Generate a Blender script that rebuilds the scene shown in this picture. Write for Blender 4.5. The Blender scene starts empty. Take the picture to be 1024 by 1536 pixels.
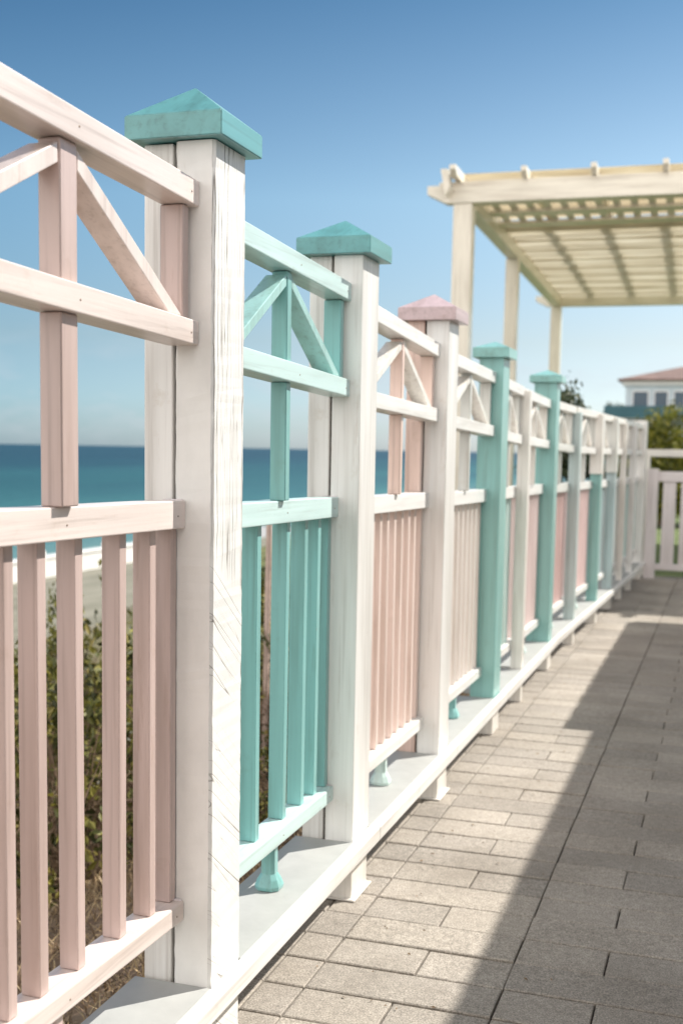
import bpy, bmesh, math, random
from mathutils import Vector, Matrix
R = math.radians
random.seed(7)
sc = bpy.context.scene
C = sc.collection

# ------------------------------------------------------------------ materials
def new_mat(name):
    m = bpy.data.materials.new(name); m.use_nodes = True
    nt = m.node_tree; nt.nodes.clear()
    out = nt.nodes.new('ShaderNodeOutputMaterial')
    b = nt.nodes.new('ShaderNodeBsdfPrincipled')
    nt.links.new(b.outputs[0], out.inputs[0])
    return m, nt, b

def nd(nt, t, **kw):
    n = nt.nodes.new(t)
    for k, v in kw.items():
        if k in n.inputs: n.inputs[k].default_value = v
        else: setattr(n, k, v)
    return n

def ramp(nt, fac, stops):
    r = nt.nodes.new('ShaderNodeValToRGB')
    e = r.color_ramp.elements
    while len(e) < len(stops): e.new(0.5)
    for i, (p, c) in enumerate(stops):
        e[i].position = p; e[i].color = (c[0], c[1], c[2], 1)
    nt.links.new(fac, r.inputs[0]); return r

def mapped(nt, scale, rot=(0, 0, 0), kind='Object'):
    tc = nt.nodes.new('ShaderNodeTexCoord')
    mp = nt.nodes.new('ShaderNodeMapping')
    mp.inputs['Scale'].default_value = scale; mp.inputs['Rotation'].default_value = rot
    nt.links.new(tc.outputs[kind], mp.inputs[0]); return mp.outputs[0]

def mixc(nt, fac, a, b, mode='MIX'):
    m = nt.nodes.new('ShaderNodeMix'); m.data_type = 'RGBA'; m.blend_type = mode
    for s, v in ((0, fac), (6, a), (7, b)):
        if isinstance(v, (int, float)): m.inputs[s].default_value = v
        elif isinstance(v, tuple): m.inputs[s].default_value = (v[0], v[1], v[2], 1)
        else: nt.links.new(v, m.inputs[s])
    return m.outputs[2]

def paint(name, col, axis='z', rough=0.45, grime=0.55, bump=0.5):
    """brushed exterior paint over wood: grain runs along one axis"""
    m, nt, b = new_mat(name)
    s = {'z': (60, 60, 1.6), 'y': (60, 1.6, 60), 'x': (1.6, 60, 60)}[axis]
    s2 = {'z': (14, 14, 1.2), 'y': (14, 1.2, 14), 'x': (1.2, 14, 14)}[axis]
    n1 = nd(nt, 'ShaderNodeTexNoise', Scale=1.0, Detail=5.0, Roughness=0.6); nt.links.new(mapped(nt, s), n1.inputs[0])
    n2 = nd(nt, 'ShaderNodeTexNoise', Scale=1.0, Detail=3.0, Roughness=0.55); nt.links.new(mapped(nt, s2), n2.inputs[0])
    n3 = nd(nt, 'ShaderNodeTexNoise', Scale=9.0, Detail=6.0, Roughness=0.65); nt.links.new(mapped(nt, (1, 1, 1)), n3.inputs[0])
    dark = tuple(c * f for c, f in zip(col, (0.84, 0.82, 0.80)))
    lite = tuple(min(0.86, c * 1.06 + 0.01) for c in col)
    c1 = ramp(nt, n2.outputs[0], [(0.32, dark), (0.5, col), (0.7, lite)]).outputs[0]
    g = ramp(nt, n3.outputs[0], [(0.62, (0, 0, 0)), (0.80, (grime,) * 3)])
    worn = tuple(c * f for c, f in zip(col, (0.70, 0.62, 0.52)))
    c2 = mixc(nt, g.outputs[0], c1, worn)
    gl = ramp(nt, n1.outputs[0], [(.30, (.80, .785, .77)), (.46, (1, 1, 1)), (.60, (1.03, 1.03, 1.03))]).outputs[0]
    c2 = mixc(nt, 1.0, c2, gl, 'MULTIPLY')
    n4 = nd(nt, 'ShaderNodeTexNoise', Scale=1.0, Detail=7.0, Roughness=.72); nt.links.new(mapped(nt, tuple(24 if q > 5 else 2.6 for q in s)), n4.inputs[0])
    st = ramp(nt, n4.outputs[0], [(.60, (0, 0, 0)), (.74, (.55,) * 3)]).outputs[0]
    c2 = mixc(nt, st, c2, tuple(c * f for c, f in zip(col, (.62, .52, .43))))
    # tiny knots and chips
    v = nd(nt, 'ShaderNodeTexVoronoi', Scale=9.0); nt.links.new(mapped(nt, tuple(1.0 if q > 5 else 0.6 for q in s)), v.inputs[0])
    k = ramp(nt, v.outputs['Distance'], [(0.012, (0.5,) * 3), (0.03, (0, 0, 0))])
    c3 = mixc(nt, k.outputs[0], c2, (0.30, 0.24, 0.19))
    nt.links.new(c3, b.inputs['Base Color'])
    b.inputs['Roughness'].default_value = rough
    b.inputs['Coat Weight'].default_value = 0.7; b.inputs['Coat Roughness'].default_value = 0.28
    bp = nd(nt, 'ShaderNodeBump', Strength=bump, Distance=0.0015)
    mx = nt.nodes.new('ShaderNodeMath'); mx.operation = 'ADD'
    nt.links.new(n1.outputs[0], mx.inputs[0]); nt.links.new(n3.outputs[0], mx.inputs[1])
    nt.links.new(mx.outputs[0], bp.inputs['Height']); nt.links.new(bp.outputs[0], b.inputs['Normal'])
    return m

def cracked_paint(name, col, zsplit=1.32):
    """old white paint, fine vertical checks above, slanting checks below zsplit (on the faces turned to the walkway)"""
    m, nt, b = new_mat(name)
    tc = nt.nodes.new('ShaderNodeTexCoord'); geo = nt.nodes.new('ShaderNodeNewGeometry')
    def cracks(rot, sc_, w, detail=3.0, dist=0.0):
        mp0 = nt.nodes.new('ShaderNodeMapping'); mp0.inputs['Rotation'].default_value = rot
        nt.links.new(tc.outputs['Object'], mp0.inputs[0])
        mp = nt.nodes.new('ShaderNodeMapping'); mp.inputs['Scale'].default_value = sc_
        nt.links.new(mp0.outputs[0], mp.inputs[0])
        n = nd(nt, 'ShaderNodeTexNoise', Scale=1.0, Detail=detail, Roughness=0.55, Distortion=dist)
        nt.links.new(mp.outputs[0], n.inputs[0])
        s = nt.nodes.new('ShaderNodeMath'); s.operation = 'SUBTRACT'; s.inputs[1].default_value = 0.5
        a = nt.nodes.new('ShaderNodeMath'); a.operation = 'ABSOLUTE'
        nt.links.new(n.outputs[0], s.inputs[0]); nt.links.new(s.outputs[0], a.inputs[0])
        return ramp(nt, a.outputs[0], [(0.0, (1, 1, 1)), (w, (0, 0, 0))]).outputs[0], n.outputs[0]
    v1, nv = cracks((0, 0, 0), (5, 64, 1.2), 0.023, 1.0, 0.35)
    v2, _ = cracks((0, 0, 0), (5, 130, 1.5), 0.017, 0.0)
    d1, ndg = cracks((R(36), 0, 0), (5, .42, 19), 0.0048, 1.0)
    d2, _ = cracks((R(40), 0, 0), (5, 1.0, 60), 0.0065, 0.0)
    vert = mixc(nt, 0.55, v1, v2, 'ADD'); diag = mixc(nt, 0.5, d1, d2, 'ADD')
    sep = nt.nodes.new('ShaderNodeSeparateXYZ'); nt.links.new(tc.outputs['Object'], sep.inputs[0])
    # slanted zone limit, follows the slant
    ad = nt.nodes.new('ShaderNodeMath'); ad.operation = 'MULTIPLY_ADD'; ad.inputs[1].default_value = 0.7
    nt.links.new(sep.outputs[1], ad.inputs[0]); nt.links.new(sep.outputs[2], ad.inputs[2])
    rz = ramp(nt, ad.outputs[0], [(0, (1, 1, 1)), (1, (0, 0, 0))])
    mr = nd(nt, 'ShaderNodeMapRange'); mr.inputs['From Min'].default_value = zsplit - 0.03; mr.inputs['From Max'].default_value = zsplit + 0.03
    nt.links.new(ad.outputs[0], mr.inputs[0]); nt.nodes.remove(rz)
    ck = mixc(nt, mr.outputs[0], diag, vert)
    # only where broken-up patches let them show and on the walkway face
    pn = nd(nt, 'ShaderNodeTexNoise', Scale=1.0, Detail=3.0); nt.links.new(mapped(nt, (6, 16, 2.6)), pn.inputs[0])
    pm = ramp(nt, pn.outputs[0], [(0.30, (0.4,) * 3), (0.50, (1.0,) * 3)]).outputs[0]
    sn = nt.nodes.new('ShaderNodeSeparateXYZ'); nt.links.new(geo.outputs['True Normal'], sn.inputs[0])
    face = nd(nt, 'ShaderNodeMapRange'); face.inputs['From Min'].default_value = 0.4; face.inputs['From Max'].default_value = 0.6
    nt.links.new(sn.outputs[0], face.inputs[0])
    f1 = mixc(nt, 1.0, ck, pm, 'MULTIPLY'); f2 = mixc(nt, 1.0, f1, face.outputs[0], 'MULTIPLY')
    n3 = nd(nt, 'ShaderNodeTexNoise', Scale=7.0, Detail=7.0, Roughness=0.65); nt.links.new(mapped(nt, (1, 1, 0.5)), n3.inputs[0])
    base = ramp(nt, n3.outputs[0], [(0.3, tuple(c * 0.90 for c in col)), (0.55, col), (0.75, tuple(min(.86, c * 1.05) for c in col))]).outputs[0]
    stain = nd(nt, 'ShaderNodeTexNoise', Scale=1.0, Detail=6.0, Roughness=0.7); nt.links.new(mapped(nt, (18, 18, 3.0)), stain.inputs[0])
    sm = ramp(nt, stain.outputs[0], [(0.66, (0, 0, 0)), (0.80, (0.45,) * 3)]).outputs[0]
    base = mixc(nt, sm, base, (0.42, 0.36, 0.28))
    colr = mixc(nt, f2, base, (0.20, 0.175, 0.15))
    nt.links.new(colr, b.inputs['Base Color']); b.inputs['Roughness'].default_value = 0.6
    h = nt.nodes.new('ShaderNodeMath'); h.operation = 'SUBTRACT'
    h3 = nt.nodes.new('ShaderNodeMath'); h3.operation = 'MULTIPLY'; h3.inputs[1].default_value = .25; nt.links.new(nv, h3.inputs[0]); nt.links.new(h3.outputs[0], h.inputs[0]); nt.links.new(f2, h.inputs[1])
    h2 = h.outputs[0]
    bp = nd(nt, 'ShaderNodeBump', Strength=0.5, Distance=0.002)
    nt.links.new(h2, bp.inputs['Height']); nt.links.new(bp.outputs[0], b.inputs['Normal'])
    return m

_pc = {}
def P(col, axis='z', **kw):
    k = (col, axis)
    if k not in _pc: _pc[k] = paint('paint_%s_%s' % (col, axis), COL[col], axis, **kw)
    return _pc[k]
COL = {
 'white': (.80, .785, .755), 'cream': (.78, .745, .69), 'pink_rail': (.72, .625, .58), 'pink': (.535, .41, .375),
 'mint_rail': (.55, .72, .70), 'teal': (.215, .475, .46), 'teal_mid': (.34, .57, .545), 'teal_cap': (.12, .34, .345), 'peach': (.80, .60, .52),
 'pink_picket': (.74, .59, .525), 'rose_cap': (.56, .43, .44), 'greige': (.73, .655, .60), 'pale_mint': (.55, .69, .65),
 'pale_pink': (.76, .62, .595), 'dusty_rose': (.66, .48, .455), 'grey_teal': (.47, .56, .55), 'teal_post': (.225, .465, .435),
 'blush': (.78, .60, .58), 'grey_white': (.66, .66, .62), 'lilac_white': (.74, .68, .68), 'blue_grey': (.45, .55, .56), 'sand_cream': (.80, .745, .63)}

def simple(name, col, rough=0.7, noise=0.15, scale=6.0, bump=0.2, spec=0.5):
    m, nt, b = new_mat(name)
    n = nd(nt, 'ShaderNodeTexNoise', Scale=scale, Detail=6.0, Roughness=0.6); nt.links.new(mapped(nt, (1, 1, 1)), n.inputs[0])
    r = ramp(nt, n.outputs[0], [(0.3, tuple(c * (1 - noise) for c in col)), (0.7, tuple(min(1, c * (1 + noise)) for c in col))])
    nt.links.new(r.outputs[0], b.inputs['Base Color']); b.inputs['Roughness'].default_value = rough
    b.inputs['Specular IOR Level'].default_value = spec
    if bump:
        bp = nd(nt, 'ShaderNodeBump', Strength=bump, Distance=0.01); nt.links.new(n.outputs[0], bp.inputs['Height']); nt.links.new(bp.outputs[0], b.inputs['Normal'])
    return m

def paver_mat():
    m, nt, b = new_mat('concrete_paver')
    geo = nt.nodes.new('ShaderNodeNewGeometry')
    fine = nd(nt, 'ShaderNodeTexNoise', Scale=170.0, Detail=3.0, Roughness=0.7); nt.links.new(mapped(nt, (1, 1, 1)), fine.inputs[0])
    mid = nd(nt, 'ShaderNodeTexNoise', Scale=34.0, Detail=5.0, Roughness=0.7); nt.links.new(mapped(nt, (1, 1, 1)), mid.inputs[0])
    big = nd(nt, 'ShaderNodeTexNoise', Scale=1.6, Detail=4.0, Roughness=0.6); nt.links.new(mapped(nt, (1, 1, 1)), big.inputs[0])
    isl = ramp(nt, geo.outputs['Random Per Island'], [(0.0, (.295, .264, .229)), (0.35, (.325, .29, .25)), (0.7, (.345, .307, .263)), (1.0, (.375, .334, .286))]).outputs[0]
    f = ramp(nt, fine.outputs[0], [(0.32, (.42,) * 3), (0.5, (1.0,) * 3), (0.66, (1.55,) * 3)]).outputs[0]
    c = mixc(nt, 0.85, isl, f, 'MULTIPLY')
    g = ramp(nt, mid.outputs[0], [(0.35, (.80,) * 3), (0.65, (1.12,) * 3)]).outputs[0]
    c = mixc(nt, 0.9, c, g, 'MULTIPLY')
    g2 = ramp(nt, big.outputs[0], [(0.35, (.86, .85, .83)), (0.65, (1.08, 1.08, 1.08))]).outputs[0]
    c = mixc(nt, 1.0, c, g2, 'MULTIPLY')
    v = nd(nt, 'ShaderNodeTexVoronoi', Scale=11.0); nt.links.new(mapped(nt, (1, 1, 1)), v.inputs[0])
    k = ramp(nt, v.outputs['Distance'], [(0.018, (0.8,) * 3), (0.035, (0, 0, 0))]).outputs[0]
    c = mixc(nt, k, c, (.10, .085, .07))
    st = nd(nt, 'ShaderNodeTexNoise', Scale=.9, Detail=8.0, Roughness=.72, Distortion=.6); nt.links.new(mapped(nt, (1, 1, 1)), st.inputs[0])
    sm = ramp(nt, st.outputs[0], [(.54, (0, 0, 0)), (.66, (.34,) * 3)]).outputs[0]
    c = mixc(nt, sm, c, (.15, .125, .10))
    nt.links.new(c, b.inputs['Base Color']); b.inputs['Roughness'].default_value = 0.85
    bp = nd(nt, 'ShaderNodeBump', Strength=0.6, Distance=0.003)
    h = mixc(nt, 0.5, fine.outputs[0], mid.outputs[0])
    nt.links.new(h, bp.inputs['Height']); nt.links.new(bp.outputs[0], b.inputs['Normal'])
    return m

def leaf_mat(name, stops, trans=0.25):
    m, nt, b = new_mat(name)
    geo = nt.nodes.new('ShaderNodeNewGeometry')
    r = ramp(nt, geo.outputs['Random Per Island'], stops)
    n = nd(nt, 'ShaderNodeTexNoise', Scale=2.4, Detail=2.0); nt.links.new(mapped(nt, (1, 1, 1)), n.inputs[0])
    g = ramp(nt, n.outputs[0], [(0.35, (.65, .65, .65)), (0.65, (1.25, 1.2, 1.1))]).outputs[0]
    c = mixc(nt, 1.0, r.outputs[0], g, 'MULTIPLY')
    nt.links.new(c, b.inputs['Base Color']); b.inputs['Roughness'].default_value = 0.55
    t = nt.nodes.new('ShaderNodeBsdfTranslucent'); nt.links.new(c, t.inputs[0])
    mx = nt.nodes.new('ShaderNodeMixShader'); mx.inputs[0].default_value = trans
    nt.links.new(b.outputs[0], mx.inputs[1]); nt.links.new(t.outputs[0], mx.inputs[2])
    out = [x for x in nt.nodes if x.type == 'OUTPUT_MATERIAL'][0]
    nt.links.new(mx.outputs[0], out.inputs[0])
    return m

# ------------------------------------------------------------------ object helpers
def link(o, parent=None):
    C.objects.link(o)
    if parent: o.parent = parent
    return o
def obj(name, bm, mat, parent=None, smooth=False):
    me = bpy.data.meshes.new(name); bmesh.ops.recalc_face_normals(bm, faces=bm.faces); bm.to_mesh(me); bm.free()
    me.materials.append(mat)
    if smooth:
        for p in me.polygons: p.use_smooth = True
    return link(bpy.data.objects.new(name, me), parent)
def thing(name, label, cat, loc=(0, 0, 0), group=None, rz=0):
    o = bpy.data.objects.new(name, None); o.location = loc; o.rotation_euler = (0, 0, rz); o.empty_display_size = 0.2
    o['label'] = label; o['category'] = cat
    if group: o['group'] = group
    return link(o)
def tag(o, label, cat, group=None):
    o['label'] = label; o['category'] = cat
    if group: o['group'] = group
    return o
def struct(o, kind='structure', label=None):
    o['kind'] = kind
    if label: o['label'] = label
    return o

def hexa(bm, a, b, bev=0.003, seg=1):
    """a, b: two quads (4 points each, same order) joined into a solid"""
    vs = [bm.verts.new(p) for p in a + b]
    fs = [bm.faces.new([vs[i] for i in q]) for q in ((0, 1, 2, 3), (7, 6, 5, 4), (0, 4, 5, 1), (1, 5, 6, 2), (2, 6, 7, 3), (3, 7, 4, 0))]
    if bev:
        es = list({e for f in fs for e in f.edges})
        bmesh.ops.bevel(bm, geom=es, offset=bev, segments=seg, affect='EDGES', profile=0.5)
def box(bm, x0, x1, y0, y1, z0, z1, bev=0.003, seg=1):
    hexa(bm, [(x0, y0, z0), (x1, y0, z0), (x1, y0, z1), (x0, y0, z1)], [(x0, y1, z0), (x1, y1, z0), (x1, y1, z1), (x0, y1, z1)], bev, seg)
def local(bm, loc):
    bmesh.ops.translate(bm, verts=bm.verts, vec=-Vector(loc)); return bm

def off(y):
    """the fence line bends slightly inward towards its far end"""
    pts = [(-9, 0), (9.4, 0), (11.8, .075), (14.8, .17), (16.5, .19), (40, .19)]
    for (a, u), (b, v) in zip(pts, pts[1:]):
        if a <= y <= b: return u + (v - u) * (y - a) / (b - a)
    return 0
def bar(bm, y0, z0, y1, z1, h, xf, d, bev=0.003, seg=2):
    """a rail: front face at xf, depth d, z0/z1 its top at both ends"""
    f0, f1 = xf + off(y0), xf + off(y1)
    hexa(bm, [(f0 - d, y0, z0 - h), (f0, y0, z0 - h), (f0, y0, z0), (f0 - d, y0, z0)],
             [(f1 - d, y1, z1 - h), (f1, y1, z1 - h), (f1, y1, z1), (f1 - d, y1, z1)], bev, seg)

XF = -1.24
SH = 0.223

# ------------------------------------------------------------------ pavement
def build_pavement():
    rnd = random.Random(3)
    bm = bmesh.new()
    pitch, gap = 0.2, 0.0034
    def slab(x0, x1, y0, y1):
        g0 = gap * rnd.uniform(.45, 1.2); g1 = gap * rnd.uniform(.45, 1.2); g2 = gap * rnd.uniform(.6, 1.2); g3 = gap * rnd.uniform(.6, 1.2)
        x0 += g0; x1 -= g1; y0 += g2 * 1.5; y1 -= g3 * 1.5
        dz = rnd.uniform(-.0015, .0015); tx = rnd.uniform(-.002, .002) ; ty = rnd.uniform(-.003, .003)
        c = 0.004
        def z(x, y): return dz + tx * (x - x0) / .6 + ty * (y - y0) / .2
        pts = [(x0, y0), (x1, y0), (x1, y1), (x0, y1)]
        ins = [(x0 + c, y0 + c), (x1 - c, y0 + c), (x1 - c, y1 - c), (x0 + c, y1 - c)]
        lo = [bm.verts.new((x, y, -.04)) for x, y in pts]
        md = [bm.verts.new((x, y, z(x, y) - .003)) for x, y in pts]
        tp = [bm.verts.new((x, y, z(x, y))) for x, y in ins]
        bm.faces.new(tp)
        for i in range(4):
            j = (i + 1) % 4
            bm.faces.new((lo[i], lo[j], md[j], md[i])); bm.faces.new((md[i], md[j], tp[j], tp[i]))
    r0 = int((-3 - 3.887) / pitch)
    for r in range(r0, 64):
        y0 = 3.887 + pitch * r; y1 = y0 + pitch
        sx = rnd.uniform(-.004, .004)
        slab(-1.50, -1.30 + sx, y0, y1); slab(-1.30 + sx, -1.165, y0, y1)
        for k in range(11):
            a = -1.165 + .58 * k; b_ = a + .58
            if (r + (k % 2)) % 2 == 0:
                mid = (a + b_) / 2 + rnd.uniform(-.012, .012)
                slab(a, mid, y0, y1); slab(mid, b_, y0, y1)
            else: slab(a, b_, y0, y1)
    o = obj('pavement', bm, paver_mat()); struct(o, label='grey beige concrete slab walkway with running joints')
    bm = bmesh.new()
    box(bm, -1.50, 5.30, -3.1, 16.62, -.22, -.018, 0)
    struct(obj('pavement_bed', bm, simple('joint_sand', (.075, .06, .048), .95, .3, 60)))
build_pavement()

def litter():
    rnd = random.Random(17); bm = bmesh.new()
    for k in range(170):
        x = XF + .05 + abs(rnd.gauss(0, .35)); y = rnd.uniform(2.6, 14); l = rnd.uniform(.004, .013); a = rnd.uniform(0, 6.28); z = rnd.uniform(.0035, .006)
        d = Vector((math.cos(a), math.sin(a), 0)) * l; e = Vector((-math.sin(a), math.cos(a), 0)) * l * .3; p = Vector((x, y, z))
        v = [bm.verts.new(p - d), bm.verts.new(p - e + Vector((0, 0, .003))), bm.verts.new(p + d), bm.verts.new(p + e)]
        bm.faces.new(v)
    o = obj('leaf_litter', bm, simple('dry_bits', (.20, .13, .07), .9, .5, 30)); struct(o, 'stuff', 'tiny dry leaf crumbs scattered on the paving along the fence')
litter()

# ------------------------------------------------------------------ terrain, lawn, beach, sea
def smooth(a, b, t):
    t = max(0, min(1, (t - a) / (b - a))); return t * t * (3 - 2 * t)
def hgt(x, y):
    s = -1.5 - x
    if s <= 0: slope = -.12
    elif s < 3: slope = -.12 - .38 * s
    elif s < 34: slope = -1.26 - (s - 3) * 0.150
    elif s < 50: slope = -5.91 - (s - 34) * .07
    else: slope = -7.03 - (s - 50) * .03
    far = smooth(13, 22, y)
    flat = max(slope, -.10 - max(0, s - 7) * .55)
    v = slope * (1 - far) + flat * far if s > 0 else -.12
    if s > 45: v = slope
    b = .06 * math.sin(x * 1.7 + y * .9) + .05 * math.sin(y * 2.3 - x * 1.1)
    return v + (b * smooth(.2, 1.5, s) if s < 34 else 0)
def axis(vals):
    out = []
    for a, b, st in vals:
        v = a
        while v < b - 1e-6: out.append(v); v += st
    return out
def build_terrain():
    xs = axis([(-140, -50, 10), (-50, -20, 2.0), (-20, -8, .8), (-8, -1.5, .25), (-1.5, 6, 2.5), (6, 200, 25)]) + [200]
    ys = axis([(-40, -2, 4), (-2, 18, .3), (18, 40, 1.2), (40, 320, 10)]) + [320]
    bm = bmesh.new(); g = [[bm.verts.new((x, y, hgt(x, y) if not (x > -1.6 and y < 17) else -.25)) for y in ys] for x in xs]
    for i in range(len(xs) - 1):
        for j in range(len(ys) - 1): bm.faces.new((g[i][j], g[i + 1][j], g[i + 1][j + 1], g[i][j + 1]))
    m, nt, b = new_mat('terrain')
    tc = nt.nodes.new('ShaderNodeTexCoord'); sep = nt.nodes.new('ShaderNodeSeparateXYZ'); nt.links.new(tc.outputs['Object'], sep.inputs[0])
    n = nd(nt, 'ShaderNodeTexNoise', Scale=3.0, Detail=8.0, Roughness=.7); nt.links.new(tc.outputs['Object'], n.inputs[0])
    n2 = nd(nt, 'ShaderNodeTexNoise', Scale=.35, Detail=5.0, Roughness=.6); nt.links.new(tc.outputs['Object'], n2.inputs[0])
    soil = ramp(nt, n.outputs[0], [(.3, (.085, .055, .035)), (.5, (.19, .125, .08)), (.7, (.33, .24, .15))]).outputs[0]
    sand = ramp(nt, n2.outputs[0], [(.3, (.12, .115, .08)), (.5, (.19, .18, .135)), (.7, (.25, .235, .185))]).outputs[0]
    grass = ramp(nt, n.outputs[0], [(.3, (.05, .07, .02)), (.6, (.12, .16, .045)), (.8, (.22, .22, .08))]).outputs[0]
    mr = nd(nt, 'ShaderNodeMapRange'); mr.inputs['From Min'].default_value = -9; mr.inputs['From Max'].default_value = -13; nt.links.new(sep.outputs[0], mr.inputs[0])
    c = mixc(nt, mr.outputs[0], soil, sand)
    mr2 = nd(nt, 'ShaderNodeMapRange'); mr2.inputs['From Min'].default_value = 13; mr2.inputs['From Max'].default_value = 17; nt.links.new(sep.outputs[1], mr2.inputs[0])
    mr3 = nd(nt, 'ShaderNodeMapRange'); mr3.inputs['From Min'].default_value = -12; mr3.inputs['From Max'].default_value = -7; nt.links.new(sep.outputs[0], mr3.inputs[0])
    f = nt.nodes.new('ShaderNodeMath'); f.operation = 'MULTIPLY'; nt.links.new(mr2.outputs[0], f.inputs[0]); nt.links.new(mr3.outputs[0], f.inputs[1])
    c = mixc(nt, f.outputs[0], c, grass)
    nt.links.new(c, b.inputs['Base Color']); b.inputs['Roughness'].default_value = .95
    bp = nd(nt, 'ShaderNodeBump', Strength=.7, Distance=.05); nt.links.new(n.outputs[0], bp.inputs['Height']); nt.links.new(bp.outputs[0], b.inputs['Normal'])
    struct(obj('terrain', bm, m, smooth=True), label='slope of dry soil falling to a pale sand beach, lawn beyond the gate')
build_terrain()

def build_sea():
    bm = bmesh.new(); L = 60000
    xs = [-L, -9000, -2000, -500, -150, -30]; ys = [-L, -5000, -400, 400, 5000, L]
    g = [[bm.verts.new((x, y, -6.45)) for y in ys] for x in xs]
    for i in range(len(xs) - 1):
        for j in range(len(ys) - 1): bm.faces.new((g[i][j], g[i + 1][j], g[i + 1][j + 1], g[i][j + 1]))
    g2 = [bm.verts.new(p) for p in ((-30, 400, -6.45), (-30, L, -6.45), (L, L, -6.45), (L, 400, -6.45))]; bm.faces.new(g2)
    m, nt, b = new_mat('sea_water')
    tc = nt.nodes.new('ShaderNodeTexCoord'); sep = nt.nodes.new('ShaderNodeSeparateXYZ'); nt.links.new(tc.outputs['Object'], sep.inputs[0])
    n = nd(nt, 'ShaderNodeTexNoise', Scale=1.0, Detail=5.0, Roughness=.6); nt.links.new(mapped(nt, (.035, .004, 1)), n.inputs[0])
    mr = nd(nt, 'ShaderNodeMapRange'); mr.inputs['From Min'].default_value = -400; mr.inputs['From Max'].default_value = -45; nt.links.new(sep.outputs[0], mr.inputs[0])
    dep = ramp(nt, mr.outputs[0], [(0.0, (.004, .036, .056)), (.35, (.006, .047, .066)), (.75, (.012, .075, .085)), (.95, (.03, .12, .125)), (1.0, (.10, .19, .19))]).outputs[0]
    v = ramp(nt, n.outputs[0], [(.36, (.72, .80, .86)), (.64, (1.32, 1.2, 1.14))]).outputs[0]
    c = mixc(nt, 1.0, dep, v, 'MULTIPLY')
    nt.links.new(c, b.inputs['Base Color']); b.inputs['Roughness'].default_value = .42; b.inputs['IOR'].default_value = 1.33
    w = nd(nt, 'ShaderNodeTexNoise', Scale=1.0, Detail=6.0, Roughness=.65); nt.links.new(mapped(nt, (.5, .22, 1)), w.inputs[0])
    bp = nd(nt, 'ShaderNodeBump', Strength=1.0, Distance=.6); nt.links.new(w.outputs[0], bp.inputs['Height']); nt.links.new(bp.outputs[0], b.inputs['Normal'])
    struct(obj('sea', bm, m), label='calm blue green sea reaching to the horizon')
build_sea()

# beach wall with posts, far below the fence
def beach_wall():
    t = thing('beach_wall', 'low white wall running along the beach below the fence, seen between the pink pickets', 'wall', (-37.5, 60, -6.2))
    bm = bmesh.new(); z = .0
    box(bm, -.18, .18, -34, 16, -.4, 1.25, .03)
    obj('wall', bm, P('white', 'y'), t)
    bm = bmesh.new(); box(bm, -.27, .27, -34.1, 16.1, 1.25, 1.42, .02)
    obj('coping', bm, P('white', 'y'), t)
    for k in range(7):
        bm = bmesh.new(); y = -33 + k * 8; box(bm, -.3, .3, y - .3, y + .3, -.4, 1.75, .04); obj('pillar', bm, P('white'), t)
beach_wall()
def promenade():
    bm = bmesh.new(); box(bm, -44.3, -38.2, -40, 110, -6.9, -6.12, 0)
    struct(obj('promenade', bm, simple('promenade_concrete', (.30, .30, .30), .9)), label='grey promenade between white wall and water')
promenade()

# ------------------------------------------------------------------ fence posts
def pyramid_cap(bm, x0, x1, y0, y1, z0, z1, za, bev=.002):
    cx, cy = (x0 + x1) / 2, (y0 + y1) / 2
    lo = [bm.verts.new(p) for p in ((x0, y0, z0), (x1, y0, z0), (x1, y1, z0), (x0, y1, z0))]
    hi = [bm.verts.new(p) for p in ((x0, y0, z1), (x1, y0, z1), (x1, y1, z1), (x0, y1, z1))]
    a = bm.verts.new((cx, cy, za))
    bm.faces.new(lo[::-1])
    for i in range(4):
        j = (i + 1) % 4
        bm.faces.new((lo[i], lo[j], hi[j], hi[i])); bm.faces.new((hi[i], hi[j], a))
    bmesh.ops.bevel(bm, geom=list(bm.edges), offset=bev, segments=2, affect='EDGES')

dark_core = simple('gap_shade_wood', (.05, .04, .03), .95)  # near-black core: shade inside the board gap put into the colour
cracked = cracked_paint('cracked_white_paint', COL['white'])
POST_GRP = 'capped posts of the pastel fence'
SLIM_GRP = 'slim uncapped posts of the pastel fence'

def rough_board(x0, x1, y0, y1, z0, z1, amp=.0012, seed=1):
    """board whose long edges wander a little, chamfered"""
    rnd = random.Random(seed); bm = bmesh.new(); n = int((z1 - z0) / .022); c = .0075
    prof = [(x0 + c, y0), (x1 - c, y0), (x1, y0 + c), (x1, y1 - c), (x1 - c, y1), (x0 + c, y1), (x0, y1 - c), (x0, y0 + c)]
    rows = []
    for i in range(n + 1):
        z = z0 + (z1 - z0) * i / n; row = []
        for k, (x, y) in enumerate(prof):
            a = amp * (2.2 if rnd.random() < .12 else 1)
            row.append(bm.verts.new((x + rnd.uniform(-a, a) * .6, y + rnd.uniform(-a, a) * .6, z)))
        rows.append(row)
    for r0, r1 in zip(rows, rows[1:]):
        for k in range(8):
            j = (k + 1) % 8; bm.faces.new((r0[k], r0[j], r1[j], r1[k]))
    bm.faces.new(rows[0][::-1]); bm.faces.new(rows[-1]); return bm

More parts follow.
